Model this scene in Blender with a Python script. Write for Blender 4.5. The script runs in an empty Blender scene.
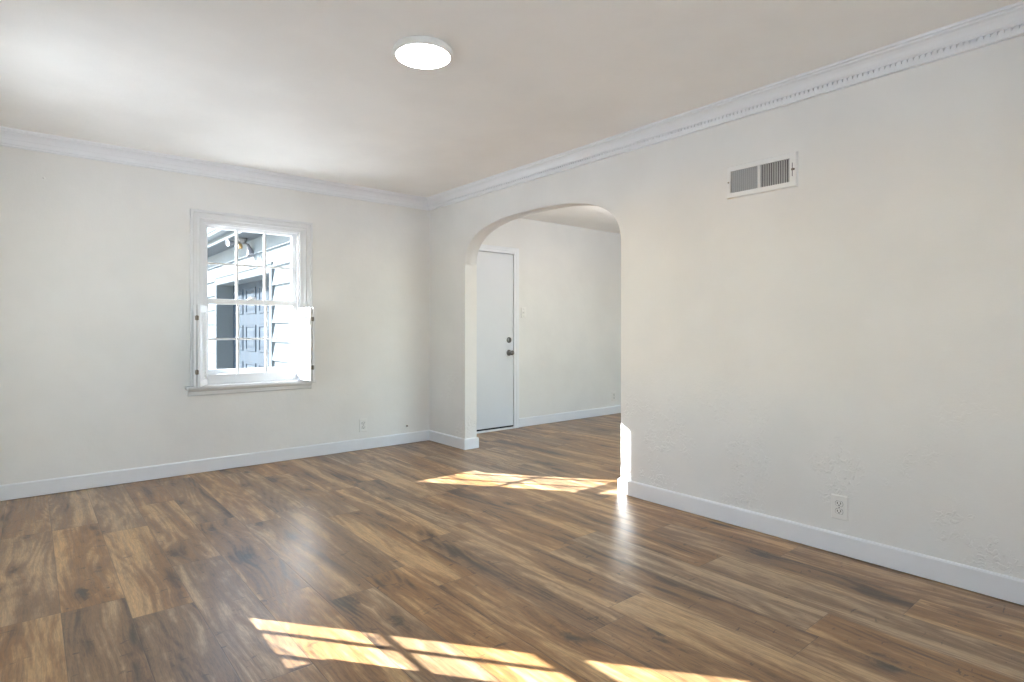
import bpy, bmesh, math, random
from mathutils import Vector, Matrix

S = bpy.context.scene
COL = S.collection
PI = math.pi

# ------------------------------------------------------------------ camera, world, sun, exposure
FX, FY = 0.639, 0.769                       # horizontal view direction
cd = bpy.data.cameras.new('camera')
cd.sensor_width = 36.0
cd.lens = 581.0 / 1024.0 * 36.0
cd.shift_y = -12.0 / 1024.0
cd.clip_start = 0.02
cam = bpy.data.objects.new('camera', cd)
COL.objects.link(cam)
cam.location = (0, 0, 1.13)
cam.rotation_euler = (PI / 2, 0, math.atan2(FY, FX) - PI / 2)
S.camera = cam

S.view_settings.view_transform = 'Standard'
S.view_settings.look = 'None'
S.view_settings.gamma = 1.0
S.view_settings.use_curve_mapping = False
S.view_settings.exposure = 0.56
S.cycles.use_denoising = True
S.cycles.max_bounces = 10
S.cycles.diffuse_bounces = 7
S.cycles.glossy_bounces = 4
S.cycles.transparent_max_bounces = 16
S.cycles.sample_clamp_indirect = 8.0
S.cycles.caustics_reflective = False
S.cycles.caustics_refractive = False

SUN_H = (0.607, -0.7947)                   # where the sunlight travels, seen from above
SUN_TAN = 0.450                             # tangent of its height above the horizon
SUN_POWER = 37.0
SKY_POWER = 0.95
LAMP_POWER = 30.0

w = bpy.data.worlds.new('sky')
S.world = w
w.use_nodes = True
wn = w.node_tree
sky = wn.nodes.new('ShaderNodeTexSky')
sky.sky_type = 'NISHITA'
sky.sun_disc = False
sky.sun_elevation = math.atan(SUN_TAN)
sky.sun_rotation = math.atan2(-SUN_H[0], -SUN_H[1])
sky.air_density = 1.0
sky.dust_density = 0.5
sky.ozone_density = 1.0
wn.nodes['Background'].inputs[1].default_value = SKY_POWER
wn.links.new(sky.outputs[0], wn.nodes['Background'].inputs[0])

sl = bpy.data.lights.new('sun', 'SUN')
sl.energy = SUN_POWER
sl.color = (0.965, 0.98, 1.0)
sl.angle = math.radians(0.3)
sun = bpy.data.objects.new('sun', sl)
COL.objects.link(sun)
sun.location = (-6, 12, 8)
sun.rotation_euler = Vector((SUN_H[0], SUN_H[1], -SUN_TAN)).to_track_quat('-Z', 'Y').to_euler()

# ------------------------------------------------------------------ room dimensions
WY = 5.08      # window wall (room face)
RX = 3.13      # arch wall (room face)
AT = 0.135     # arch wall thickness
LX = -0.36     # left wall (room face)
BY = -1.05     # wall behind the camera
HX = 7.4       # end of the hall
CZ = 2.44      # ceiling
HZ = 2.41      # hall ceiling
OT = 0.15      # outside wall thickness
A0, A1 = 2.594, 4.454     # arch opening along y

# ------------------------------------------------------------------ node helpers and materials
def new_mat(name):
    m = bpy.data.materials.new(name)
    m.use_nodes = True
    nt = m.node_tree
    return m, nt, nt.nodes['Principled BSDF']

def nd(nt, kind, **kw):
    n = nt.nodes.new(kind)
    for k, v in kw.items():
        if k.startswith('i_'):
            n.inputs[k[2:].replace('_', ' ')].default_value = v
        else:
            setattr(n, k, v)
    return n

def math_node(nt, op, a, b=None, c=None, clamp=False):
    n = nt.nodes.new('ShaderNodeMath')
    n.operation = op
    n.use_clamp = clamp
    for i, v in enumerate((a, b, c)):
        if v is None:
            continue
        if isinstance(v, (int, float)):
            n.inputs[i].default_value = v
        else:
            nt.links.new(v, n.inputs[i])
    return n.outputs[0]

def vmath(nt, op, a, b):
    n = nt.nodes.new('ShaderNodeVectorMath')
    n.operation = op
    for i, v in enumerate((a, b)):
        if isinstance(v, (tuple, list)):
            n.inputs[i].default_value = v
        else:
            nt.links.new(v, n.inputs[i])
    return n.outputs[0]

def maprange(nt, v, a, b, c=0.0, d=1.0, smooth=True):
    n = nt.nodes.new('ShaderNodeMapRange')
    n.interpolation_type = 'SMOOTHSTEP' if smooth else 'LINEAR'
    nt.links.new(v, n.inputs[0])
    for i, x in enumerate((a, b, c, d)):
        n.inputs[i + 1].default_value = x
    return n.outputs[0]

def mixcol(nt, f, a, b, blend='MIX'):
    n = nt.nodes.new('ShaderNodeMix')
    n.data_type = 'RGBA'
    n.blend_type = blend
    for sock, v in ((n.inputs[0], f), (n.inputs[6], a), (n.inputs[7], b)):
        if isinstance(v, (int, float)):
            sock.default_value = v
        elif isinstance(v, (tuple, list)):
            sock.default_value = (v[0], v[1], v[2], 1)
        else:
            nt.links.new(v, sock)
    return n.outputs[2]

def noise(nt, vec, scale, detail=3.0, rough=0.55, dist=0.0):
    n = nd(nt, 'ShaderNodeTexNoise')
    n.inputs['Scale'].default_value = scale
    n.inputs['Detail'].default_value = detail
    n.inputs['Roughness'].default_value = rough
    n.inputs['Distortion'].default_value = dist
    nt.links.new(vec, n.inputs['Vector'])
    return n.outputs['Fac']

def bump(nt, bsdf, h, strength, dist):
    b = nd(nt, 'ShaderNodeBump')
    b.inputs['Strength'].default_value = strength
    b.inputs['Distance'].default_value = dist
    nt.links.new(h, b.inputs['Height'])
    nt.links.new(b.outputs[0], bsdf.inputs['Normal'])

def obco(nt):
    return nd(nt, 'ShaderNodeTexCoord').outputs['Object']

def plain(name, col, rough=0.5, metal=0.0, var=0.03, scale=18.0, bmp=0.0, spec=0.5):
    """painted / moulded / metal surface with a faint procedural mottling"""
    m, nt, b = new_mat(name)
    n = noise(nt, obco(nt), scale, 3)
    f = maprange(nt, n, 0.3, 0.7, 1.0 - var, 1.0 + var)
    c = nd(nt, 'ShaderNodeCombineColor')
    for i in range(3):
        nt.links.new(math_node(nt, 'MULTIPLY', f, col[i]), c.inputs[i])
    nt.links.new(c.outputs[0], b.inputs['Base Color'])
    b.inputs['Roughness'].default_value = rough
    b.inputs['Metallic'].default_value = metal
    b.inputs['Specular IOR Level'].default_value = spec
    if bmp:
        bump(nt, b, noise(nt, obco(nt), scale * 8, 2), 0.3, bmp)
    return m

def wall_paint(name, col, patches=False):
    m, nt, b = new_mat(name)
    co = obco(nt)
    n = noise(nt, co, 2.2, 4)
    f = maprange(nt, n, 0.3, 0.7, 0.975, 1.02)
    c = nd(nt, 'ShaderNodeCombineColor')
    for i in range(3):
        nt.links.new(math_node(nt, 'MULTIPLY', f, col[i]), c.inputs[i])
    nt.links.new(c.outputs[0], b.inputs['Base Color'])
    b.inputs['Roughness'].default_value = 0.62
    b.inputs['Specular IOR Level'].default_value = 0.25
    h = math_node(nt, 'ADD', math_node(nt, 'MULTIPLY', noise(nt, co, 160, 2), 0.10),
                  math_node(nt, 'MULTIPLY', noise(nt, co, 9, 4), 0.55))
    if patches:
        # knocked-down plaster texture that breaks through in patches low on the wall
        sep = nd(nt, 'ShaderNodeSeparateXYZ')
        nt.links.new(co, sep.inputs[0])
        low = maprange(nt, sep.outputs[2], 0.35, 0.95, 1.0, 0.0)
        mask = maprange(nt, noise(nt, co, 3.1, 3), 0.50, 0.62)
        lump = maprange(nt, noise(nt, co, 42, 2, 0.5, 0.7), 0.50, 0.60)
        ridge = math_node(nt, 'MULTIPLY', math_node(nt, 'MULTIPLY', low, mask), lump)
        h = math_node(nt, 'ADD', h, math_node(nt, 'MULTIPLY', ridge, 0.9))
    bump(nt, b, h, 0.6, 0.006)
    return m

def emitter(name, col, power):
    m = bpy.data.materials.new(name)
    m.use_nodes = True
    nt = m.node_tree
    nt.nodes.clear()
    o = nd(nt, 'ShaderNodeOutputMaterial')
    e = nd(nt, 'ShaderNodeEmission')
    e.inputs[0].default_value = (*col, 1)
    e.inputs[1].default_value = power
    nt.links.new(e.outputs[0], o.inputs[0])
    return m

def glass_mat():
    m = bpy.data.materials.new('window_glass')
    m.use_nodes = True
    nt = m.node_tree
    nt.nodes.clear()
    o = nd(nt, 'ShaderNodeOutputMaterial')
    t = nd(nt, 'ShaderNodeBsdfTransparent')
    t.inputs[0].default_value = (0.97, 0.985, 0.985, 1)
    g = nd(nt, 'ShaderNodeBsdfGlossy')
    g.inputs['Roughness'].default_value = 0.01
    lw = nd(nt, 'ShaderNodeLayerWeight')
    lw.inputs[0].default_value = 0.5
    fr = math_node(nt, 'MULTIPLY_ADD', math_node(nt, 'POWER', lw.outputs['Facing'], 5.0), 0.6, 0.03)
    mx = nd(nt, 'ShaderNodeMixShader')
    nt.links.new(fr, mx.inputs[0])
    nt.links.new(t.outputs[0], mx.inputs[1])
    nt.links.new(g.outputs[0], mx.inputs[2])
    nt.links.new(mx.outputs[0], o.inputs[0])
    return m

def wood_floor():
    m, nt, b = new_mat('vinyl_planks')
    uv = nd(nt, 'ShaderNodeUVMap'); uv.uv_map = 'plank'
    at = nd(nt, 'ShaderNodeVertexColor'); at.layer_name = 'tone'
    sc = nd(nt, 'ShaderNodeSeparateColor')
    nt.links.new(at.outputs[0], sc.inputs[0])
    tone, seed, grey = sc.outputs[0], sc.outputs[1], sc.outputs[2]
    cs = nd(nt, 'ShaderNodeCombineXYZ')
    nt.links.new(math_node(nt, 'MULTIPLY', seed, 53.0), cs.inputs[0])
    nt.links.new(math_node(nt, 'MULTIPLY', seed, 171.0), cs.inputs[1])
    nt.links.new(math_node(nt, 'MULTIPLY', seed, 29.0), cs.inputs[2])
    p = vmath(nt, 'ADD', uv.outputs[0], cs.outputs[0])
    # slow wander so that the grain is not ruler straight
    wob = noise(nt, vmath(nt, 'MULTIPLY', p, (2.0, 1.1, 1)), 1.0, 2)
    wv = nd(nt, 'ShaderNodeCombineXYZ')
    nt.links.new(math_node(nt, 'MULTIPLY', math_node(nt, 'SUBTRACT', wob, 0.5), 0.07), wv.inputs[0])
    q = vmath(nt, 'ADD', p, wv.outputs[0])
    # knots: a sparse scatter of dark eyes, the grain bends round them
    vo = nd(nt, 'ShaderNodeTexVoronoi')
    vo.inputs['Scale'].default_value = 1.0
    nt.links.new(vmath(nt, 'MULTIPLY', q, (5.6, 2.3, 1)), vo.inputs['Vector'])
    vs = nd(nt, 'ShaderNodeSeparateColor')
    nt.links.new(vo.outputs['Color'], vs.inputs[0])
    has = maprange(nt, vs.outputs[0], 0.24, 0.28)
    kn = noise(nt, vmath(nt, 'MULTIPLY', p, (38, 30, 1)), 1.0, 4, 0.65)
    kd = math_node(nt, 'ADD', vo.outputs['Distance'], math_node(nt, 'MULTIPLY', math_node(nt, 'SUBTRACT', kn, 0.5), 0.34))
    knot = math_node(nt, 'MULTIPLY', maprange(nt, kd, 0.03, 0.18, 1.0, 0.0), has)
    halo = math_node(nt, 'MULTIPLY', maprange(nt, vo.outputs['Distance'], 0.05, 0.50, 1.0, 0.0), has)
    bend = nd(nt, 'ShaderNodeCombineXYZ')
    nt.links.new(math_node(nt, 'MULTIPLY', halo, 0.022), bend.inputs[0])
    g_ = vmath(nt, 'ADD', q, bend.outputs[0])
    broad = noise(nt, vmath(nt, 'MULTIPLY', g_, (10.0, 0.75, 1)), 1.0, 2.5, 0.5, 0.15)
    streak = noise(nt, vmath(nt, 'MULTIPLY', g_, (34.0, 1.9, 1)), 1.0, 4, 0.66, 0.12)
    fine = noise(nt, vmath(nt, 'MULTIPLY', g_, (120.0, 5.0, 1)), 1.0, 3, 0.6)
    fibre = noise(nt, vmath(nt, 'MULTIPLY', q, (300.0, 26.0, 1)), 1.0, 2, 0.6)
    # growth rings that open into cathedral arches
    ring = math_node(nt, 'SINE', math_node(nt, 'MULTIPLY', noise(nt, vmath(nt, 'MULTIPLY', g_, (4.0, 0.55, 1)), 1.0, 1.0), 120.0))
    ring = maprange(nt, ring, -1.0, 1.0)
    # short cross-grain cracks and saw marks
    crack = noise(nt, vmath(nt, 'MULTIPLY', p, (13.0, 34.0, 1)), 1.0, 3, 0.6, 0.8)
    crack = math_node(nt, 'MULTIPLY', maprange(nt, crack, 0.63, 0.69), maprange(nt, broad, 0.40, 0.56))
    mottle = noise(nt, vmath(nt, 'MULTIPLY', p, (24.0, 9.0, 1)), 1.0, 5, 0.65, 0.6)
    # colours
    pale = mixcol(nt, grey, (0.55, 0.345, 0.158), (0.43, 0.33, 0.225))
    midc = mixcol(nt, grey, (0.285, 0.145, 0.053), (0.20, 0.14, 0.092))
    dark = mixcol(nt, grey, (0.064, 0.032, 0.016), (0.05, 0.036, 0.028))
    v = math_node(nt, 'ADD', math_node(nt, 'MULTIPLY', broad, 1.75), math_node(nt, 'MULTIPLY', streak, 0.75))
    v = math_node(nt, 'ADD', v, math_node(nt, 'MULTIPLY', ring, 0.13))
    v = math_node(nt, 'ADD', v, math_node(nt, 'MULTIPLY', halo, 0.22))
    v = math_node(nt, 'ADD', v, math_node(nt, 'MULTIPLY', math_node(nt, 'SUBTRACT', mottle, 0.5), 0.5))
    v = math_node(nt, 'ADD', v, math_node(nt, 'MULTIPLY', tone, 0.5))
    col = mixcol(nt, maprange(nt, v, 1.02, 1.46), pale, midc)
    col = mixcol(nt, maprange(nt, v, 1.46, 1.90), col, dark)
    g = math_node(nt, 'ADD', maprange(nt, fine, 0.32, 0.68, 0.82, 1.15),
                  maprange(nt, fibre, 0.3, 0.7, -0.13, 0.13))
    gc = nd(nt, 'ShaderNodeCombineColor')
    for i in range(3):
        nt.links.new(g, gc.inputs[i])
    col = mixcol(nt, 1.0, col, gc.outputs[0], 'MULTIPLY')
    col = mixcol(nt, math_node(nt, 'MULTIPLY', crack, 0.75), col, (0.045, 0.029, 0.021))
    col = mixcol(nt, math_node(nt, 'MULTIPLY', knot, 0.85), col, (0.033, 0.021, 0.016))
    # the thin groove round each plank
    at2 = nd(nt, 'ShaderNodeUVMap'); at2.uv_map = 'edge'
    se = nd(nt, 'ShaderNodeSeparateXYZ')
    nt.links.new(at2.outputs[0], se.inputs[0])
    gx = math_node(nt, 'MULTIPLY', math_node(nt, 'SUBTRACT', 0.5, math_node(nt, 'ABSOLUTE', math_node(nt, 'SUBTRACT', se.outputs[0], 0.5))), 0.2135)
    gy = math_node(nt, 'MULTIPLY', math_node(nt, 'SUBTRACT', 0.5, math_node(nt, 'ABSOLUTE', math_node(nt, 'SUBTRACT', se.outputs[1], 0.5))), 1.22)
    gd = math_node(nt, 'MINIMUM', gx, gy)
    groove = maprange(nt, gd, 0.0007, 0.0022, 1.0, 0.0)
    col = mixcol(nt, math_node(nt, 'MULTIPLY', groove, 0.45), col, (0.03, 0.02, 0.014))
    nt.links.new(col, b.inputs['Base Color'])
    rg = maprange(nt, fine, 0.3, 0.7, 0.30, 0.42)
    nt.links.new(rg, b.inputs['Roughness'])
    b.inputs['Specular IOR Level'].default_value = 0.5
    b.inputs['Coat Weight'].default_value = 0.28
    b.inputs['Coat Roughness'].default_value = 0.30
    h = math_node(nt, 'ADD', math_node(nt, 'MULTIPLY', fine, 0.5), math_node(nt, 'MULTIPLY', fibre, 0.5))
    h = math_node(nt, 'SUBTRACT', h, math_node(nt, 'MULTIPLY', groove, 1.2))
    h = math_node(nt, 'SUBTRACT', h, math_node(nt, 'MULTIPLY', knot, 0.5))
    bump(nt, b, h, 0.45, 0.0018)
    return m

M = {}
M['wall'] = wall_paint('wall_paint', (0.79, 0.782, 0.762))
M['wall_rough'] = wall_paint('wall_paint_patchy', (0.79, 0.782, 0.762), True)
M['ceiling'] = wall_paint('ceiling_paint', (0.90, 0.892, 0.874))
M['trim'] = plain('white_trim_paint', (0.80, 0.815, 0.84), 0.38, var=0.012, scale=6)
M['window_white'] = plain('white_window_paint', (0.73, 0.735, 0.745), 0.4, var=0.012, scale=6)
M['door'] = plain('white_door_paint', (0.72, 0.74, 0.775), 0.42, var=0.012, scale=3)
M['plate'] = plain('white_plastic', (0.80, 0.79, 0.765), 0.33, var=0.01)
M['plate_dark'] = plain('slot_dark', (0.03, 0.03, 0.03), 0.6)
M['slot_shadow'] = plain('plate_gap', (0.16, 0.155, 0.15), 0.7)
M['steel'] = plain('brushed_nickel', (0.22, 0.21, 0.20), 0.30, 1.0, var=0.05, scale=60)
M['darksteel'] = plain('aged_metal', (0.20, 0.17, 0.14), 0.42, 1.0, var=0.12, scale=90)
M['rubber'] = plain('black_rubber', (0.012, 0.012, 0.013), 0.6)
M['vent'] = plain('vent_enamel', (0.80, 0.80, 0.79), 0.4, var=0.01)
M['vent_grey'] = plain('vent_louvre_enamel', (0.46, 0.46, 0.465), 0.5, var=0.02)
M['duct'] = plain('duct_interior', (0.02, 0.02, 0.022), 0.8)
M['glass'] = glass_mat()
M['floor'] = wood_floor()
M['lamp'] = emitter('lamp_diffuser', (1.0, 0.985, 0.96), LAMP_POWER)
M['globe'] = emitter('hall_fill_glow', (1.0, 0.965, 0.92), 24.0)  # glow of the globe added as fill in the hall
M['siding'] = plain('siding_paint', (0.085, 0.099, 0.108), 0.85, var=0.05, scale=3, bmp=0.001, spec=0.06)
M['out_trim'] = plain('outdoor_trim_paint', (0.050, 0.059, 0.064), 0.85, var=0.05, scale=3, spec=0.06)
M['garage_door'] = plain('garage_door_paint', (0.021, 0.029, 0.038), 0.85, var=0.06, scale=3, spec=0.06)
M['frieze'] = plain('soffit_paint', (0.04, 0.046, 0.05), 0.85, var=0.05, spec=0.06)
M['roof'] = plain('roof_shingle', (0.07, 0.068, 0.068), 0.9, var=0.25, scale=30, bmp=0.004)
M['concrete'] = plain('driveway_concrete', (0.80, 0.79, 0.77), 0.9, var=0.06, scale=4, bmp=0.003)
M['brass'] = plain('brass_sensor', (0.16, 0.10, 0.035), 0.5, 0.3, var=0.05)
M['flood'] = plain('floodlight_grey', (0.075, 0.078, 0.09), 0.6, var=0.05)

# ------------------------------------------------------------------ mesh helpers
def link(name, me, mat, parent=None):
    o = bpy.data.objects.new(name, me)
    COL.objects.link(o)
    if mat is not None:
        me.materials.append(mat)
    if parent is not None:
        o.parent = parent
    return o

def obj(name, bm, mat, parent=None, smooth=False, bevel=0.0, base=None):
    """link a bmesh as one object; base = the object's origin in world space"""
    bmesh.ops.recalc_face_normals(bm, faces=bm.faces)
    me = bpy.data.meshes.new(name)
    off = Vector((0, 0, 0))
    if base is not None:
        off = Vector(base)
    elif parent is not None:
        off = Vector(parent['_w']) if '_w' in parent else Vector((0, 0, 0))
    bmesh.ops.translate(bm, verts=bm.verts, vec=-off)
    bm.to_mesh(me)
    bm.free()
    if smooth:
        for p in me.polygons:
            p.use_smooth = True
    o = link(name, me, mat, parent)
    if parent is not None and '_w' in parent:
        o['_w'] = tuple(parent['_w'])
    if base is not None and parent is None:
        o.location = off
    if bevel:
        md = o.modifiers.new('soft_edges', 'BEVEL')
        md.width = bevel
        md.segments = 2
        md.limit_method = 'ANGLE'
        md.angle_limit = math.radians(40)
    return o

def thing(name, loc, label, cat, group=None):
    o = bpy.data.objects.new(name, None)
    o.empty_display_size = 0.05
    COL.objects.link(o)
    o.location = loc
    o['_w'] = tuple(loc)
    tag(o, label, cat, group)
    return o

def tag(o, label, cat, group=None):
    o['label'] = label
    o['category'] = cat
    if group:
        o['group'] = group
    return o

def structure(o):
    o['kind'] = 'structure'
    return o

WORLD = lambda s, n, z: Vector((s, n, z))
ON_WINDOW_WALL = lambda s, n, z: Vector((s, WY - n, z))      # s along x, n out of the wall into the room
ON_LEFT_WALL = lambda s, n, z: Vector((LX + n, s, z))        # s along y
ON_ARCH_WALL = lambda s, n, z: Vector((RX - n, s, z))        # s along y
ON_BACK_WALL = lambda s, n, z: Vector((s, BY + n, z))

def box(bm, s0, s1, n0, n1, z0, z1, mp=WORLD):
    v = [bm.verts.new(mp(s, n, z)) for z in (z0, z1) for n in (n0, n1) for s in (s0, s1)]
    for f in ((0, 1, 3, 2), (4, 6, 7, 5), (0, 4, 5, 1), (2, 3, 7, 6), (0, 2, 6, 4), (1, 5, 7, 3)):
        bm.faces.new([v[i] for i in f])
    return v

def one_box(*a, mp=WORLD):
    bm = bmesh.new()
    box(bm, *a, mp=mp)
    return bm

def lathe(bm, prof, mp, seg=32, cap0=True, cap1=True):
    """prof: (radius, height) list; mp maps (x, y, h) to the world"""
    rings = []
    for r, h in prof:
        rings.append([bm.verts.new(mp(r * math.cos(2 * PI * k / seg), r * math.sin(2 * PI * k / seg), h)) for k in range(seg)])
    for a, b in zip(rings, rings[1:]):
        for k in range(seg):
            bm.faces.new((a[k], a[(k + 1) % seg], b[(k + 1) % seg], b[k]))
    if cap0:
        bm.faces.new(rings[0])
    if cap1:
        bm.faces.new(rings[-1])

def sweep(bm, prof, path, mp_p, closed=False):
    """sweep a 2D profile through stations; mp_p(station, a, b) gives the world point"""
    rings = [[bm.verts.new(mp_p(st, a, b)) for a, b in prof] for st in path]
    n = len(prof)
    pairs = list(zip(rings, rings[1:]))
    if closed:
        pairs.append((rings[-1], rings[0]))
    for r0, r1 in pairs:
        for k in range(n):
            bm.faces.new((r0[k], r0[(k + 1) % n], r1[(k + 1) % n], r1[k]))
    if not closed:
        bm.faces.new(rings[0])
        bm.faces.new(rings[-1])

def frame_u(bm, s0, s1, z0, z1, prof, mp):
    """casing down both sides and over the top, mitred; prof: (inset from the outer edge, height off the wall)"""
    st = [('bl', s0, z0), ('tl', s0, z1), ('tr', s1, z1), ('br', s1, z0)]
    def p(t, a, b):
        k, s, z = t
        s2 = s + a if k in ('bl', 'tl') else s - a
        z2 = z - a if k in ('tl', 'tr') else z
        return mp(s2, b, z2)
    sweep(bm, prof, st, p)

def frame_o(bm, s0, s1, z0, z1, w_, n0, n1, mp, wb=None):
    """four flat members round a rectangle (a sash)"""
    wb = w_ if wb is None else wb
    box(bm, s0, s0 + w_, n0, n1, z0, z1, mp)
    box(bm, s1 - w_, s1, n0, n1, z0, z1, mp)
    box(bm, s0 + w_, s1 - w_, n0, n1, z0, z0 + wb, mp)
    box(bm, s0 + w_, s1 - w_, n0, n1, z1 - w_, z1, mp)

def wall_with_holes(bm, s0, s1, n0, n1, z0, z1, holes, mp):
    """solid wall; holes = (sa, sb, za, zb) sorted along s"""
    cur = s0
    for sa, sb, za, zb in holes:
        box(bm, cur, sa, n0, n1, z0, z1, mp)
        if za > z0:
            box(bm, sa, sb, n0, n1, z0, za, mp)
        if zb < z1:
            box(bm, sa, sb, n0, n1, zb, z1, mp)
        cur = sb
    box(bm, cur, s1, n0, n1, z0, z1, mp)

# ------------------------------------------------------------------ room shell
W1 = (1.04, 1.82, 0.675, 1.985)              # opening of the window in view: s0 s1 z0 z1
W2 = (3.19, 3.94, 0.675, 1.985)              # window in the left wall, out of frame
W3 = (-0.30, 1.10, 0.20, 2.25)                # unseen wide window added behind the camera for fill daylight
W5 = (4.0, 6.8, 0.25, 2.15)                   # unseen window added to brighten the hall
D1 = (3.41, 4.262, 0.0, 2.0)                 # outside door at the end of the hall

bm = bmesh.new()
wall_with_holes(bm, LX - OT, HX + OT, 0, -OT, -0.4, CZ + 0.2, [W1, D1], ON_WINDOW_WALL)
structure(obj('wall_far', bm, M['wall']))
bm = bmesh.new()
wall_with_holes(bm, BY - OT, WY, 0, -OT, -0.4, CZ + 0.2, [W2], ON_LEFT_WALL)
structure(obj('wall_left', bm, M['wall']))
bm = bmesh.new()
wall_with_holes(bm, LX, HX + OT, 0, -OT, -0.4, CZ + 0.2, [W3, W5], ON_BACK_WALL)
structure(obj('wall_back', bm, M['wall']))

def arch_z(y):
    c, hw = (A0 + A1) / 2, (A1 - A0) / 2
    t = min(1.0, abs(y - c) / hw)
    return 1.72 + 0.378 * (1 - t ** 2.65) ** (1 / 2.65)

def arch_wall():
    bm = bmesh.new()
    x0, x1 = RX, RX + AT
    box(bm, x0, x1, BY, A0, -0.05, CZ + 0.1)
    box(bm, x0, x1, A1, WY, -0.05, CZ + 0.1)
    c, hw = (A0 + A1) / 2, (A1 - A0) / 2
    ys = [c - hw * math.cos(PI * k / 96) for k in range(97)]
    ys[0], ys[-1] = A0, A1
    top = CZ + 0.1
    rows = [[bm.verts.new((x, y, z)) for x, z in ((x0, top), (x0, arch_z(y)), (x1, arch_z(y)), (x1, top))] for y in ys]
    for a, b in zip(rows, rows[1:]):
        for k in range(3):
            f = bm.faces.new((a[k], a[k + 1], b[k + 1], b[k]))
            f.smooth = (k == 1)
        bm.faces.new((a[3], a[0], b[0], b[3]))
    bmesh.ops.recalc_face_normals(bm, faces=bm.faces)
    me = bpy.data.meshes.new('wall_right')
    bm.to_mesh(me)
    bm.free()
    return link('wall_right', me, M['wall_rough'])
structure(arch_wall())

bm = bmesh.new()
box(bm, HX, HX + OT, BY, WY, -0.4, CZ + 0.2)
structure(obj('wall_hall', bm, M['wall']))
bm = bmesh.new()
box(bm, LX, RX, BY, WY, CZ, CZ + 0.12)
structure(obj('ceiling', bm, M['ceiling']))
bm = bmesh.new()
box(bm, RX + AT, HX, BY, WY, HZ, HZ + 0.12)
structure(obj('ceiling_hall', bm, M['ceiling']))

# ------------------------------------------------------------------ floor of vinyl planks
def plank_floor():
    rnd = random.Random(11)
    bm = bmesh.new()
    uvl = bm.loops.layers.uv.new('plank')
    edl = bm.loops.layers.uv.new('edge')
    cl = bm.loops.layers.float_color.new('tone')
    W, L = 0.2135, 1.22
    ends = {0: 2.69, 1: 3.157, -1: 2.92, 3: 2.341}        # cross joints that can be read off the floor
    fixed = {(0, 0): (0.34, 0.6), (-1, 0): (0.20, 0.45), (3, 0): (0.40, 0.5), (0, 1): (-0.12, 0.05), (1, 0): (0.06, 0.5), (1, 1): (0.0, 0.2)}
    k0, k1 = math.floor((LX - 0.31) / W), math.ceil((HX - 0.31) / W)
    def clip(v, a, b):
        return max(a, min(b, v))
    for k in range(k0, k1):
        xa, xb = 0.31 + k * W, 0.31 + (k + 1) * W
        e = ends.get(k, rnd.uniform(0, L))
        j = math.floor((BY - e) / L)
        while e + j * L < WY:
            ya, yb = e + j * L, e + (j + 1) * L
            t = rnd.choice([0.0, 0.04, 0.08, 0.12, 0.18, 0.24, 0.05]) + rnd.uniform(-0.04, 0.04)
            g = clip(rnd.gauss(0.18, 0.2), 0, 1)
            if k in ends and (k, j + 1) in fixed:
                t, g = fixed[(k, j + 1)]
            seed = rnd.random()
            X0, X1, Y0, Y1 = clip(xa, LX, HX), clip(xb, LX, HX), clip(ya, BY, WY), clip(yb, BY, WY)
            if X1 - X0 > 1e-4 and Y1 - Y0 > 1e-4:
                vs = [bm.verts.new((x, y, 0)) for x, y in ((X0, Y0), (X1, Y0), (X1, Y1), (X0, Y1))]
                f = bm.faces.new(vs)
                for lp in f.loops:
                    x, y, _ = lp.vert.co
                    lp[uvl].uv = (x - xa, y - ya)
                    lp[edl].uv = ((x - xa) / W, (y - ya) / L)
                    lp[cl] = (t, seed, g, 1)
            j += 1
    # underside so that the floor has its thickness
    v = [bm.verts.new(c) for c in ((LX, BY, -0.012), (HX, BY, -0.012), (HX, WY, -0.012), (LX, WY, -0.012))]
    bm.faces.new(v[::-1])
    me = bpy.data.meshes.new('floor')
    bm.to_mesh(me)
    bm.free()
    return link('floor', me, M['floor'])
structure(plank_floor())

# ------------------------------------------------------------------ baseboards
BH, BT = 0.105, 0.015
BB = [(0, 0.004), (BT, 0.004), (BT, BH - 0.008), (BT - 0.004, BH - 0.002), (BT - 0.008, BH), (0, BH)]
def baseboard(bm, path):
    """path: list of (x, y, nx, ny) stations; (nx, ny) = the profile's outward direction at that station"""
    sweep(bm, BB, path, lambda t, a, b: Vector((t[0] + t[2] * a, t[1] + t[3] * a, b)))

bm = bmesh.new()
baseboard(bm, [(LX, WY, 1, -1), (RX, WY, -1, -1)])
structure(obj('baseboard_far', bm, M['trim']))
bm = bmesh.new()
baseboard(bm, [(RX, BY, -1, 1), (RX, A0, -1, 1), (RX + AT, A0, 1, 1), (RX + AT, A0 - 1.0, 1, 0)])
structure(obj('baseboard_right', bm, M['trim']))
bm = bmesh.new()
baseboard(bm, [(RX, WY, -1, -1), (RX, A1, -1, -1), (RX + AT, A1, 1, -1), (RX + AT, WY, 1, -1)])
structure(obj('baseboard_corner', bm, M['trim']))
bm = bmesh.new()
baseboard(bm, [(LX, WY, 1, -1), (LX, BY, 1, 1)])
structure(obj('baseboard_left', bm, M['trim']))
bm = bmesh.new()
baseboard(bm, [(4.318, WY, 0, -1), (HX, WY, -1, -1)])
structure(obj('baseboard_hall', bm, M['trim']))

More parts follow.
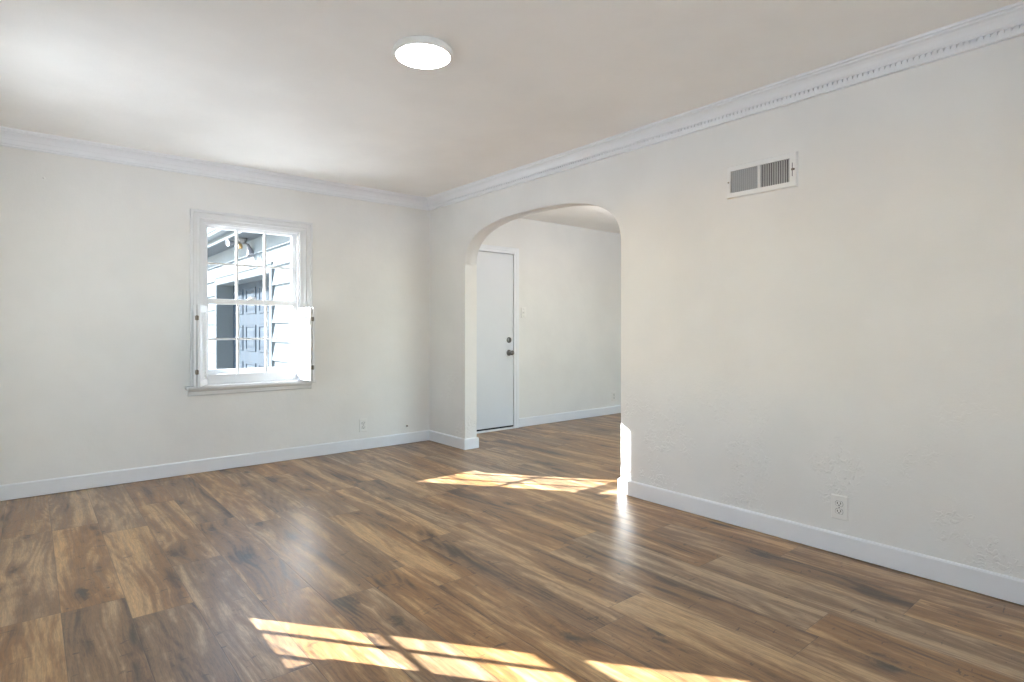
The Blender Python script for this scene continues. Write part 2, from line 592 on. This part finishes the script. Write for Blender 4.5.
# ------------------------------------------------------------------ crown moulding
CROWN = [(0, 0.108), (0.017, 0.108), (0.021, 0.104), (0.021, 0.083), (0.009, 0.083), (0.009, 0.067),
         (0.022, 0.067), (0.027, 0.062), (0.030, 0.060), (0.034, 0.050), (0.043, 0.036), (0.056, 0.025), (0.068, 0.020),
         (0.070, 0.012), (0.080, 0.010), (0.082, 0.0), (0, 0)]
def crown_seg(bm, path, prof=CROWN):
    sweep(bm, prof, path, lambda t, a, b: Vector((t[0] + t[2] * a, t[1] + t[3] * a, CZ - b)))
bm = bmesh.new()
plain_crown = [(0, 0.108), (0.010, 0.108), (0.014, 0.103), (0.014, 0.094), (0.020, 0.090), (0.026, 0.064), (0.030, 0.060),
               (0.034, 0.050), (0.043, 0.036), (0.056, 0.025), (0.068, 0.020), (0.070, 0.012), (0.080, 0.010), (0.082, 0.0), (0, 0)]
crown_seg(bm, [(LX, WY, 1, -1), (RX, WY, -1, -1)], plain_crown)
structure(obj('trim_1', bm, M['trim'], bevel=0))
bm = bmesh.new()
crown_seg(bm, [(RX, WY, -1, -1), (RX, BY, -1, 1)])
y = BY + 0.09
while y < WY - 0.09:                                          # row of dentils
    box(bm, RX - 0.0205, RX - 0.008, y, y + 0.0145, CZ - 0.0835, CZ - 0.0665)
    y += 0.0232
structure(obj('trim_2', bm, M['trim']))
bm = bmesh.new()
crown_seg(bm, [(LX, BY, 1, 1), (LX, WY, 1, -1)], plain_crown)
structure(obj('trim_3', bm, M['trim']))

# ------------------------------------------------------------------ double-hung windows
CASING = [(0, 0), (0, 0.022), (0.004, 0.027), (0.018, 0.027), (0.022, 0.018), (0.050, 0.016), (0.056, 0.021),
          (0.064, 0.021), (0.068, 0.013), (0.080, 0.011), (0.080, 0)]
def hung_window(name, op, mp, ext):
    s0, s1, z0, z1 = op
    c = 0.079
    bm = bmesh.new()
    frame_u(bm, s0 - c + 0.001, s1 + c + 0.022, 0.685, z1 + c, CASING, mp)
    root = structure(obj(name, bm, M['window_white']))
    # the casing inner edge runs 2 cm wider on the right: a flat stop closes it
    bm = bmesh.new()
    box(bm, s0, s0 + 0.012, 0.006, -ext, 0.685, z1, mp)
    box(bm, s1 - 0.004, s1 + 0.023, 0.006, -ext, 0.685, z1, mp)
    box(bm, s0, s1 + 0.023, 0.006, -ext, z1 - 0.012, z1, mp)
    box(bm, s0 - 0.004, s1 + 0.023, -0.02, -ext - 0.03, 0.63, 0.688, mp)
    # stops that hold the sashes
    box(bm, s0 + 0.012, s0 + 0.024, -0.012, -0.030, 0.685, z1 - 0.012, mp)
    box(bm, s1 - 0.018, s1 - 0.004, -0.012, -0.030, 0.685, z1 - 0.012, mp)
    box(bm, s0 + 0.012, s1 - 0.004, -0.012, -0.030, z1 - 0.024, z1 - 0.012, mp)
    obj('window_jamb', bm, M['window_white'], root)
    bm = bmesh.new()
    box(bm, s0 - 0.112, s1 + 0.122, 0.062, -0.03, 0.660, 0.686, mp)
    obj('window_stool', bm, M['window_white'], root, bevel=0.006)
    bm = bmesh.new()
    sweep(bm, [(0, 0.606), (0.012, 0.606), (0.018, 0.614), (0.020, 0.640), (0.030, 0.652), (0.030, 0.660), (0, 0.660)],
          [s0 - 0.094, s1 + 0.092], lambda s, a, b: mp(s, a, b))
    obj('window_apron', bm, M['window_white'], root)
    a0, a1 = s0 + 0.014, s1 - 0.006
    st = 0.046
    def sash(nm, n0, n1, za, zb, wb, wt):
        bm = bmesh.new()
        box(bm, a0, a0 + st, n0, n1, za, zb, mp)
        box(bm, a1 - st, a1, n0, n1, za, zb, mp)
        box(bm, a0 + st, a1 - st, n0, n1, za, za + wb, mp)
        box(bm, a0 + st, a1 - st, n0, n1, zb - wt, zb, mp)
        g0, g1, gz0, gz1 = a0 + st, a1 - st, za + wb, zb - wt
        o = obj(nm, bm, M['window_white'], root, bevel=0.003)
        bm = bmesh.new()
        nc = (n0 + n1) / 2
        for k in (1, 2):
            s = g0 + (g1 - g0) * k / 3
            box(bm, s - 0.009, s + 0.009, nc - 0.0085, nc + 0.0085, gz0, gz1, mp)
        zm = (gz0 + gz1) / 2
        box(bm, g0, g1, nc - 0.006, nc + 0.006, zm - 0.0075, zm + 0.0075, mp)
        obj('muntins', bm, M['window_white'], o)
        nm_ = (n0 + n1) / 2
        obj('glass', one_box(g0 - 0.004, g1 + 0.004, nm_ - 0.0015, nm_ + 0.0015, gz0 - 0.004, gz1 + 0.004, mp=mp), M['glass'], o)
        return o
    lo = sash('lower_sash', -0.032, -0.064, 0.688, 1.373, 0.077, 0.042)
    sash('upper_sash', -0.066, -0.098, 1.333, z1 - 0.012, 0.042, 0.030)
    bm = bmesh.new()
    sm = (s0 + s1) / 2
    box(bm, sm - 0.03, sm + 0.03, -0.036, -0.060, 1.3725, 1.380, mp)
    lathe(bm, [(0.014, 0), (0.014, 0.012), (0.009, 0.016)], lambda x, y_, h: mp(sm + x, -0.048 + y_, 1.380 + h), 16)
    box(bm, sm - 0.004, sm + 0.034, -0.042, -0.052, 1.387, 1.394, mp)
    obj('sash_lock', bm, M['window_white'], root)
    return root

win1 = hung_window('window_1', W1, ON_WINDOW_WALL, OT - 0.01)
win2 = hung_window('window_2', W2, ON_LEFT_WALL, OT - 0.01)

# wide two-light windows added out of view, to fill room and hall with daylight
def fill_window(name, op, mp):
    s0, s1, z0, z1 = op
    sm = (s0 + s1) / 2
    bm = bmesh.new()
    box(bm, s0, s0 + 0.05, 0.0, -OT, z0, z1, mp)
    box(bm, s1 - 0.05, s1, 0.0, -OT, z0, z1, mp)
    box(bm, s0 + 0.05, s1 - 0.05, 0.0, -OT, z0, z0 + 0.05, mp)
    box(bm, s0 + 0.05, s1 - 0.05, 0.0, -OT, z1 - 0.05, z1, mp)
    box(bm, sm - 0.03, sm + 0.03, -0.03, -0.10, z0 + 0.05, z1 - 0.05, mp)
    root = structure(obj(name, bm, M['window_white']))
    bm = bmesh.new()
    for a, b in ((s0 + 0.05, sm - 0.03), (sm + 0.03, s1 - 0.05)):
        box(bm, a, b, -0.06, -0.063, z0 + 0.05, z1 - 0.05, mp)
    obj('glass', bm, M['glass'], root)
fill_window('fill_window_back', W3, ON_BACK_WALL)
fill_window('fill_window_hall', W5, ON_BACK_WALL)

# ------------------------------------------------------------------ hall door
def hall_door():
    mp = ON_WINDOW_WALL
    s0, s1, z0, z1 = D1
    bm = bmesh.new()
    frame_u(bm, s0 - 0.054, s1 + 0.054, 0.0, z1 + 0.052,
            [(0, 0), (0, 0.012), (0.006, 0.017), (0.036, 0.014), (0.044, 0.010), (0.058, 0.010), (0.058, 0)], mp)
    # jamb lining
    box(bm, s0, s0 + 0.018, 0.008, -OT, 0.0, z1, mp)
    box(bm, s1 - 0.018, s1, 0.008, -OT, 0.0, z1, mp)
    box(bm, s0 + 0.018, s1 - 0.018, 0.008, -OT, z1 - 0.018, z1, mp)
    d = structure(obj('door_1', bm, M['trim']))
    lo, hi = s0 + 0.022, s1 - 0.023
    obj('door_slab', one_box(lo, hi, -0.002, -0.044, 0.036, z1 - 0.024, mp=mp), M['door'], d, bevel=0.002)
    obj('door_sweep', one_box(lo, hi, 0.001, -0.044, 0.020, 0.036, mp=mp), M['rubber'], d)
    obj('threshold', one_box(s0 - 0.0, s1, 0.022, -OT, 0.0, 0.019, mp=mp), M['trim'], d, bevel=0.004)
    kx = hi - 0.062
    bm = bmesh.new()
    lathe(bm, [(0.033, -0.002), (0.033, 0.006), (0.028, 0.012), (0.016, 0.014)], lambda x, y, h: mp(kx + x, h, 1.005 + y), 28)
    db = obj('deadbolt', bm, M['steel'], d, smooth=False)
    bm = bmesh.new()
    box(bm, kx - 0.0045, kx + 0.0045, 0.013, 0.030, 0.985, 1.025, mp)
    obj('thumb_turn', bm, M['steel'], db, bevel=0.002)
    bm = bmesh.new()
    lathe(bm, [(0.034, -0.002), (0.034, 0.005), (0.029, 0.011), (0.012, 0.014), (0.012, 0.034), (0.020, 0.040),
               (0.027, 0.050), (0.028, 0.058), (0.024, 0.066), (0.012, 0.070)],
          lambda x, y, h: mp(kx + x, h, 0.862 + y), 28)
    obj('door_knob', bm, M['steel'], d, smooth=True)
    for z in (0.25, 1.0, 1.78):
        bm = bmesh.new()
        lathe(bm, [(0.006, -0.045), (0.006, 0.045)], lambda x, y, h: mp(lo - 0.003 + x, 0.004 + y, z + h), 12)
        obj('hinge', bm, M['steel'], d)
hall_door()

# ------------------------------------------------------------------ ceiling light
def ceiling_light(x, y, cz, label):
    t = thing('ceiling_light', (x, y, cz), label, 'ceiling light')
    mp = lambda a, b, h: Vector((x + a, y + b, cz + h))
    bm = bmesh.new()
    lathe(bm, [(0.128, 0), (0.134, -0.002), (0.138, -0.008), (0.138, -0.030), (0.136, -0.034), (0.131, -0.036), (0.125, -0.035), (0.125, -0.030)],
          mp, 64, True, False)
    obj('housing', bm, M['plate'], t, smooth=True)
    bm = bmesh.new()
    lathe(bm, [(0.1245, -0.031), (0.1245, -0.035), (0.11, -0.0365), (0.07, -0.038), (0.03, -0.0385), (0.004, -0.0386)], mp, 64)
    obj('diffuser', bm, M['lamp'], t, smooth=True)
ceiling_light(1.42, 2.36, CZ, 'round white flush ceiling light glowing on the room ceiling')

def hall_fill_globe(x, y, cz):  # unseen lamp, added to brighten the hall and the arch soffit
    t = thing('hall_fill_globe', (x, y, cz), 'unseen glowing globe added under the hall ceiling as fill light', 'fill light')
    mp = lambda a, b, h: Vector((x + a, y + b, cz + h))
    bm = bmesh.new()
    lathe(bm, [(0.06, 0), (0.06, -0.012), (0.05, -0.022), (0.008, -0.026), (0.008, -0.25), (0.04, -0.255), (0.045, -0.29), (0.03, -0.295)], mp, 32)
    obj('stem', bm, M['steel'], t, smooth=False)
    bm = bmesh.new()
    prof = [(max(0.002, 0.115 * math.sin(PI * k / 20)), -0.395 + 0.115 * math.cos(PI * k / 20)) for k in range(21)]
    lathe(bm, prof, mp, 40)
    obj('globe', bm, M['globe'], t, smooth=True)
hall_fill_globe(4.7, 3.6, HZ)

# ------------------------------------------------------------------ wall register
def air_vent():
    mp = ON_ARCH_WALL
    y0, y1, z0, z1 = 1.396, 1.802, 1.884, 2.070
    t = thing('air_vent', (RX, (y0 + y1) / 2, z0), 'white metal air register high on the arch wall with two louvre banks', 'air vent')
    a0, a1, b0, b1 = y0 + 0.040, y1 - 0.028, z0 + 0.030, z1 - 0.030
    bm = bmesh.new()
    # face flange: sloping edge, flat front
    def ring(s0, s1, c0, c1, n):
        return [bm.verts.new(mp(*p)) for p in ((s0, n, c0), (s1, n, c0), (s1, n, c1), (s0, n, c1))]
    r = [ring(y0, y1, z0, z1, 0.0), ring(y0, y1, z0, z1, 0.004), ring(y0 + 0.007, y1 - 0.007, z0 + 0.005, z1 - 0.005, 0.015),
         ring(a0, a1, b0, b1, 0.015), ring(a0, a1, b0, b1, 0.0005)]
    for p, q in zip(r, r[1:]):
        for k in range(4):
            bm.faces.new((p[k], p[(k + 1) % 4], q[(k + 1) % 4], q[k]))
    ym = a0 + (a1 - a0) * 0.505
    box(bm, ym - 0.006, ym + 0.006, 0.001, 0.0148, b0, b1, mp)
    obj('frame', bm, M['vent'], t)
    obj('duct', one_box(a0, a1, 0.0004, 0.0012, b0, b1, mp=mp), M['duct'], t)
    def bank(name, s0, s1, n, lean, mat):
        for k in range(n):
            c = s0 + (s1 - s0) * (k + 0.5) / n
            bm = bmesh.new()
            hw, th = 0.0050, 0.0009
            ca, sa = math.cos(lean), math.sin(lean)
            v = []
            for z in (b0, b1):
                for u, q in ((-hw, -th), (hw, -th), (hw, th), (-hw, th)):
                    v.append(bm.verts.new(mp(c + u * ca - q * sa, 0.0062 + u * sa + q * ca, z)))
            for f in ((0, 1, 2, 3), (4, 5, 6, 7), (0, 1, 5, 4), (1, 2, 6, 5), (2, 3, 7, 6), (3, 0, 4, 7)):
                bm.faces.new([v[i] for i in f])
            obj(name, bm, mat, t)
    bank('louvre', ym + 0.007, a1 - 0.001, 13, math.radians(34), M['vent_grey'])
    bank('louvre', a0 + 0.001, ym - 0.007, 13, math.radians(-22), M['vent_grey'])
    bm = bmesh.new()
    box(bm, y0 + 0.0235, y0 + 0.0265, 0.0145, 0.0156, (z0 + z1) / 2 - 0.036, (z0 + z1) / 2 + 0.036, mp)
    obj('lever_slot', bm, M['plate_dark'], t)
    bm = bmesh.new()
    box(bm, y0 + 0.012, y0 + 0.028, 0.0152, 0.023, (z0 + z1) / 2 - 0.005, (z0 + z1) / 2 + 0.005, mp)
    obj('lever', bm, M['darksteel'], t, bevel=0.001)
    bm = bmesh.new()
    lathe(bm, [(0.0045, 0.0145), (0.0045, 0.0165), (0.002, 0.0172)], lambda a, b, h: mp(y1 - 0.015 + a, h, (z0 + z1) / 2 + b), 14)
    obj('screw', bm, M['darksteel'], t)
air_vent()

# ------------------------------------------------------------------ sockets, switch, cable hole, nail
def outlet(mp, s, z, label, name='power_outlet'):
    loc = mp(s, 0, z - 0.0605)
    t = thing(name, loc, label, 'outlet')
    bm = bmesh.new()
    def ring(dx, dz, n):
        return [bm.verts.new(mp(s + i * dx, n, z + j * dz)) for i, j in ((-1, -1), (1, -1), (1, 1), (-1, 1))]
    r = [ring(0.0385, 0.0605, 0.0), ring(0.0385, 0.0605, 0.004), ring(0.0345, 0.0565, 0.0068)]
    for p, q in zip(r, r[1:]):
        for k in range(4):
            bm.faces.new((p[k], p[(k + 1) % 4], q[(k + 1) % 4], q[k]))
    bm.faces.new(r[-1])
    obj('cover_plate', bm, M['plate'], t)
    for dz in (-0.0195, 0.0195):
        bm = bmesh.new()
        pts = []
        for k in range(28):
            a = 2 * PI * k / 28
            pts.append((0.0172 * math.cos(a), max(-0.0122, min(0.0122, 0.0172 * math.sin(a)))))
        gp = bmesh.new()
        gp.faces.new([gp.verts.new(mp(s + a * 1.09, 0.0071, z + dz + b * 1.10)) for a, b in pts])
        bmesh.ops.solidify(gp, geom=gp.faces[:], thickness=0.0004)
        obj('gap', gp, M['slot_shadow'], t)
        lo = [bm.verts.new(mp(s + a, 0.0065, z + dz + b)) for a, b in pts]
        hi = [bm.verts.new(mp(s + a, 0.0090, z + dz + b)) for a, b in pts]
        for k in range(28):
            bm.faces.new((lo[k], lo[(k + 1) % 28], hi[(k + 1) % 28], hi[k]))
        bm.faces.new(hi)
        o = obj('receptacle', bm, M['plate'], t)
        bm = bmesh.new()
        box(bm, s - 0.0092, s - 0.0056, 0.0086, 0.0095, z + dz - 0.002, z + dz + 0.008, mp)
        box(bm, s + 0.0056, s + 0.0092, 0.0086, 0.0095, z + dz - 0.002, z + dz + 0.007, mp)
        lathe(bm, [(0.0030, 0.0086), (0.0030, 0.0095)], lambda a, b, h: mp(s + a, h, z + dz - 0.0072 + b), 12)
        obj('slots', bm, M['plate_dark'], o)
    bm = bmesh.new()
    lathe(bm, [(0.003, 0.0066), (0.003, 0.0078)], lambda a, b, h: mp(s + a, h, z + b), 12)
    obj('screw', bm, M['steel'], t)
outlet(ON_ARCH_WALL, 1.192, 0.235, 'white double power outlet low on the arch wall at right')
outlet(ON_WINDOW_WALL, 2.406, 0.228, 'white power outlet low on the window wall right of the window')
outlet(ON_WINDOW_WALL, 5.98, 0.235, 'power outlet low on the hall wall seen through the arch')

def light_switch():
    mp = ON_WINDOW_WALL
    s, z = 4.392, 1.318
    t = thing('light_switch', mp(s, 0, z - 0.06), 'white toggle light switch beside the hall door', 'light switch')
    bm = bmesh.new()
    def ring(dx, dz, n):
        return [bm.verts.new(mp(s + i * dx, n, z + j * dz)) for i, j in ((-1, -1), (1, -1), (1, 1), (-1, 1))]
    r = [ring(0.037, 0.06, 0.0), ring(0.037, 0.06, 0.004), ring(0.033, 0.056, 0.0068)]
    for p, q in zip(r, r[1:]):
        for k in range(4):
            bm.faces.new((p[k], p[(k + 1) % 4], q[(k + 1) % 4], q[k]))
    bm.faces.new(r[-1])
    obj('cover_plate', bm, M['plate'], t)
    bm = bmesh.new()
    v = box(bm, s - 0.0045, s + 0.0045, 0.006, 0.016, z - 0.009, z + 0.009, mp)
    for p in (v[2], v[3], v[6], v[7]):
        p.co.z += 0.006
    obj('toggle', bm, M['plate'], t, bevel=0.001)
    for dz in (-0.04, 0.04):
        bm = bmesh.new()
        lathe(bm, [(0.003, 0.0066), (0.003, 0.0078)], lambda a, b, h: mp(s + a, h, z + dz + b), 12)
        obj('screw', bm, M['steel'], t)
light_switch()

def cable_jack():
    mp = ON_WINDOW_WALL
    s, z = 2.868, 0.174
    t = thing('cable_jack', mp(s, 0, z), 'small dark cable stub in the window wall near the corner', 'cable jack')
    bm = bmesh.new()
    lathe(bm, [(0.017, 0.0), (0.017, 0.001), (0.013, 0.003), (0.008, 0.0035)], lambda a, b, h: mp(s + a, h, z + b), 24)
    obj('collar', bm, M['wall'], t)
    bm = bmesh.new()
    lathe(bm, [(0.008, 0.002), (0.008, 0.010), (0.0055, 0.011), (0.0055, 0.020)], lambda a, b, h: mp(s + a, h, z + b), 6)
    obj('connector', bm, M['darksteel'], t)
cable_jack()

bm = bmesh.new()
lathe(bm, [(0.005, 0.0), (0.005, 0.006), (0.008, 0.007), (0.0075, 0.010), (0.002, 0.012)], lambda a, b, h: ON_WINDOW_WALL(0.077 + a, h, 2.158 + b), 14)
tag(obj('nail', bm, M['wall'], base=ON_WINDOW_WALL(0.077, 0, 2.158)), 'small painted nail high on the window wall at far left', 'nail')

# ------------------------------------------------------------------ folding half shutters of the window in view, and an unseen one added to trim sun
def shutter(hinge, direction, label=None, parent=None):
    """two louvred leaves folded together, hinged at (hx, WY) and standing out along `direction`"""
    d = Vector((direction[0], direction[1], 0)).normalized()
    nrm = Vector((-d.y, d.x, 0))
    z0, z1 = 0.692, 1.312
    Wd, TH = 0.205, 0.021
    base = Vector((hinge[0], hinge[1], z0))
    if parent is None:
        t = thing('folding_shutter', base, label, 'shutter')
    else:
        t = obj('added_shutter_post', one_box(base.x - 0.006, base.x + 0.006, base.y - 0.006, base.y + 0.006, z0, z1), M['window_white'], parent)
    for leaf, off in enumerate((-TH - 0.003, 0.003)):
        mp = lambda s, n, z, off=off: base + d * s + nrm * (off + n) + Vector((0, 0, z - z0))
        bm = bmesh.new()
        st, rl = 0.034, 0.052
        box(bm, 0, st, 0, TH, z0, z1, mp)
        box(bm, Wd - st, Wd, 0, TH, z0, z1, mp)
        box(bm, st, Wd - st, 0, TH, z0, z0 + rl, mp)
        box(bm, st, Wd - st, 0, TH, z1 - rl, z1, mp)
        if parent is not None:  # the added shutter is solid, so that it blocks the sun
            box(bm, st, Wd - st, 0.005, TH - 0.005, z0 + rl, z1 - rl, mp)
        lf = obj('leaf', bm, M['window_white'], t, bevel=0.002)
        if parent is not None:
            continue
        a, b = z0 + rl, z1 - rl
        n = 19
        for k in range(n):
            c = a + (b - a) * (k + 0.5) / n
            bm = bmesh.new()
            hw, th = 0.0165, 0.0024
            sgn = 1 if leaf == 0 else -1
            ca, sa = math.cos(math.radians(52) * sgn), math.sin(math.radians(52) * sgn)
            v = []
            for s in (st - 0.002, Wd - st + 0.002):
                for u, q in ((-hw, 0), (-hw * 0.6, -th), (hw * 0.6, -th), (hw, 0), (hw * 0.6, th), (-hw * 0.6, th)):
                    v.append(bm.verts.new(mp(s, TH / 2 + (u * ca - q * sa) * 0.60, c + u * sa + q * ca)))
            bm.faces.new(v[:6]); bm.faces.new(v[6:])
            for i in range(6):
                j = (i + 1) % 6
                bm.faces.new((v[i], v[j], v[6 + j], v[6 + i]))
            s_ = obj('slat', bm, M['window_white'], lf)
        bm = bmesh.new()
        nn = -0.006 if leaf == 0 else TH - 0.002
        box(bm, Wd / 2 - 0.005, Wd / 2 + 0.005, nn, nn + 0.008, a + 0.015, b - 0.015, mp)
        obj('tilt_rod', bm, M['window_white'], lf, bevel=0.002)
    for z in (z0 + 0.112, z1 - 0.098):                       # hinges that join the two leaves at the free edge
        bm = bmesh.new()
        c = base + d * (Wd + 0.004)
        lathe(bm, [(0.0055, -0.019), (0.0055, 0.019)], lambda x, y, h: Vector((c.x + x, c.y + y, z + h)), 14)
        for sg in (-1, 1):
            mp2 = lambda s, n, zz: c + d * s + nrm * n + Vector((0, 0, zz - z0))
            box(bm, -0.0055, -0.0035, min(0, sg * 0.013), max(0, sg * 0.013), z - 0.016, z + 0.016, mp2)
        obj('hinge', bm, M['darksteel'], t)
    return t
shutter((1.058, WY - 0.016), (-0.47, -1.0), 'white louvred half shutter folded open at the left side of the window')
shutter((1.812, WY - 0.016), (0.17, -1.0), 'white louvred half shutter folded open at the right side, lit by sun')

bm = bmesh.new()
frame_o(bm, W2[0] + 0.012, W2[1] + 0.018, 0.69, W2[3] - 0.012, 0.03, -0.118, -0.134, ON_LEFT_WALL, 0.157)  # unseen frame added outside window_2 to trim its sun patch
obj('sun_trim_frame', bm, M['window_white'], win2)
bm = bmesh.new()
box(bm, W1[0] + 0.012, W1[1] - 0.004, -0.118, -0.134, 0.69, 0.800, ON_WINDOW_WALL)  # added rail and stile, shaped to trim the sun patch from window_1
box(bm, W1[0] + 0.012, W1[0] + 0.056, -0.118, -0.134, 0.800, 1.335, ON_WINDOW_WALL)
obj('sun_trim_rail', bm, M['window_white'], win1)
shutter((LX + 0.012, W2[0] - 0.01), (0.974, -0.225), parent=win2)  # unseen solid shutter, added to cut the sun patch of window_2 narrower

# ------------------------------------------------------------------ outside: the garage wing seen through the window
GX, GZ0, GZ1 = 2.25, -0.35, 2.30
GY0, GY1 = 5.30, 13.5
OY0, OY1, OZ = 7.22, 9.76, 1.80                # garage door opening
def garage():
    t = thing('garage_wing', (GX, 9.0, GZ0), 'pale lap-sided garage wing with a panelled door outside the window', 'building')
    bm = bmesh.new()
    # lap siding: each board a wedge; the run is broken at the door opening
    e = 0.222
    def board(y0, y1, z):
        top = min(z + e, GZ1)
        p = [(GX - 0.036, z), (GX - 0.003, top), (GX + 0.05, top), (GX + 0.05, z)]
        sweep(bm, p, [y0, y1], lambda y, x, zz: Vector((x, y, zz)))
    k = 0
    z = GZ0
    while z < GZ1 - 0.01:
        if z < OZ + 0.10 - e * 0.5:
            board(GY0, OY0 - 0.09, z)
            board(OY1 + 0.09, GY1, z)
        else:
            board(GY0, GY1, z)
        z += e
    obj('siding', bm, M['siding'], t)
    bm = bmesh.new()
    box(bm, GX - 0.040, GX + 0.20, OY0 - 0.10, OY0, GZ0, OZ + 0.10)
    box(bm, GX - 0.040, GX + 0.20, OY1, OY1 + 0.10, GZ0, OZ + 0.10)
    box(bm, GX - 0.040, GX + 0.20, OY0, OY1, OZ, OZ + 0.10)
    box(bm, GX - 0.050, GX + 0.05, OY0 - 0.12, OY1 + 0.12, OZ + 0.10, OZ + 0.125)
    obj('door_casing', bm, M['out_trim'], t, bevel=0.004)
    dx = GX + 0.20
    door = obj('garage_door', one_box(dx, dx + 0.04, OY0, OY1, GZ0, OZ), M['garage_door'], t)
    rows, cols = 4, 4
    hz, hy = (OZ - GZ0) / rows, (OY1 - OY0) / cols
    for r in range(rows):
        for c in range(cols):
            y0, y1 = OY0 + c * hy + 0.075, OY0 + (c + 1) * hy - 0.075
            a, b = GZ0 + r * hz + 0.085, GZ0 + (r + 1) * hz - 0.075
            bm = bmesh.new()
            def ring(i, x):
                return [bm.verts.new((x, yy, zz)) for yy, zz in ((y0 + i, a + i), (y1 - i, a + i), (y1 - i, b - i), (y0 + i, b - i))]
            rr = [ring(0, dx + 0.001), ring(0.004, dx - 0.013), ring(0.026, dx - 0.013), ring(0.034, dx - 0.002), ring(0.048, dx - 0.002), ring(0.085, dx - 0.012)]
            for p, q in zip(rr, rr[1:]):
                for k in range(4):
                    bm.faces.new((p[k], p[(k + 1) % 4], q[(k + 1) % 4], q[k]))
            bm.faces.new(rr[-1])
            obj('door_panel', bm, M['garage_door'], door)
    bm = bmesh.new()
    box(bm, GX - 0.27, GX + 0.05, GY0, GY1, GZ1, GZ1 + 0.02)
    obj('soffit', bm, M['frieze'], t)
    bm = bmesh.new()
    box(bm, GX - 0.29, GX - 0.26, GY0, GY1, GZ1 - 0.01, GZ1 + 0.13)
    obj('fascia', bm, M['out_trim'], t)
    bm = bmesh.new()
    sweep(bm, [(-0.29, 0.06), (-0.34, 0.06), (-0.37, 0.085), (-0.37, 0.125), (-0.385, 0.14), (-0.365, 0.14), (-0.355, 0.09), (-0.335, 0.072), (-0.29, 0.072)],
          [GY0, GY1], lambda y, a, b: Vector((GX + a, y, GZ1 + b)))
    obj('gutter', bm, M['out_trim'], t)
    bm = bmesh.new()
    sweep(bm, [(-0.345, 0.145), (3.0, 1.45), (3.0, 1.41), (-0.33, 0.125)], [GY0 - 0.1, GY1 + 0.2], lambda y, a, b: Vector((GX + a, y, GZ1 + b)))
    obj('roof', bm, M['roof'], t)
    bm = bmesh.new()
    box(bm, GX + 0.26, 6.5, GY0, GY1, GZ0, GZ1)
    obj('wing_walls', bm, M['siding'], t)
garage()

def flood_light():
    bx, by, bz = GX - 0.14, 7.95, GZ1 - 0.001
    t = thing('floodlight', (bx, by, bz), 'grey twin-head floodlight under the garage eave outside the window', 'floodlight')
    bm = bmesh.new()
    lathe(bm, [(0.055, 0.0), (0.055, -0.022), (0.045, -0.035), (0.030, -0.075), (0.012, -0.078)], lambda a, b, h: Vector((bx + a, by + b, bz + h)), 24)
    obj('base', bm, M['plate_dark'], t)
    def head(dirv, start, k):
        q = Vector(dirv).normalized().to_track_quat('Z', 'Y')
        s = Vector(start)
        bm = bmesh.new()
        f = lambda a, b, h: s + q @ Vector((a * k, b * k, h * k))
        lathe(bm, [(0.018, 0), (0.022, 0.03), (0.030, 0.05), (0.034, 0.09), (0.062, 0.15), (0.064, 0.165), (0.058, 0.168), (0.050, 0.160)], f, 24)
        return obj('lamp_head', bm, M['flood'], t, smooth=True)
    def arm(e0, e1, r):
        a, b = Vector(e0), Vector(e1)
        q = (b - a).to_track_quat('Z', 'Y')
        bm = bmesh.new()
        lathe(bm, [(r, 0), (r, (b - a).length)], lambda x, y, h: a + q @ Vector((x, y, h)), 12)
        obj('arm', bm, M['plate_dark'], t)
    hub = (bx, by, bz - 0.05)
    arm(hub, (bx - 0.09, by, bz - 0.07), 0.011)
    head((-1.0, -0.35, -0.15), (bx - 0.08, by, bz - 0.068), 0.72)
    arm(hub, (bx + 0.065, by, bz - 0.085), 0.013)
    head((0.25, -0.30, -1.0), (bx + 0.06, by, bz - 0.075), 0.95)
    bm = bmesh.new()
    lathe(bm, [(0.010, 0.0), (0.022, -0.015), (0.028, -0.045), (0.024, -0.065), (0.010, -0.072)], lambda a, b, h: Vector((bx - 0.035 + a, by - 0.02 + b, bz - 0.075 + h)), 20)
    obj('motion_sensor', bm, M['brass'], t, smooth=True)
flood_light()

# ground outside
bm = bmesh.new()
box(bm, -30, 30, -30, 40, GZ0 - 0.2, GZ0)
structure(obj('ground', bm, M['concrete']))
for o in list(S.objects):
    if '_w' in o:
        del o['_w']
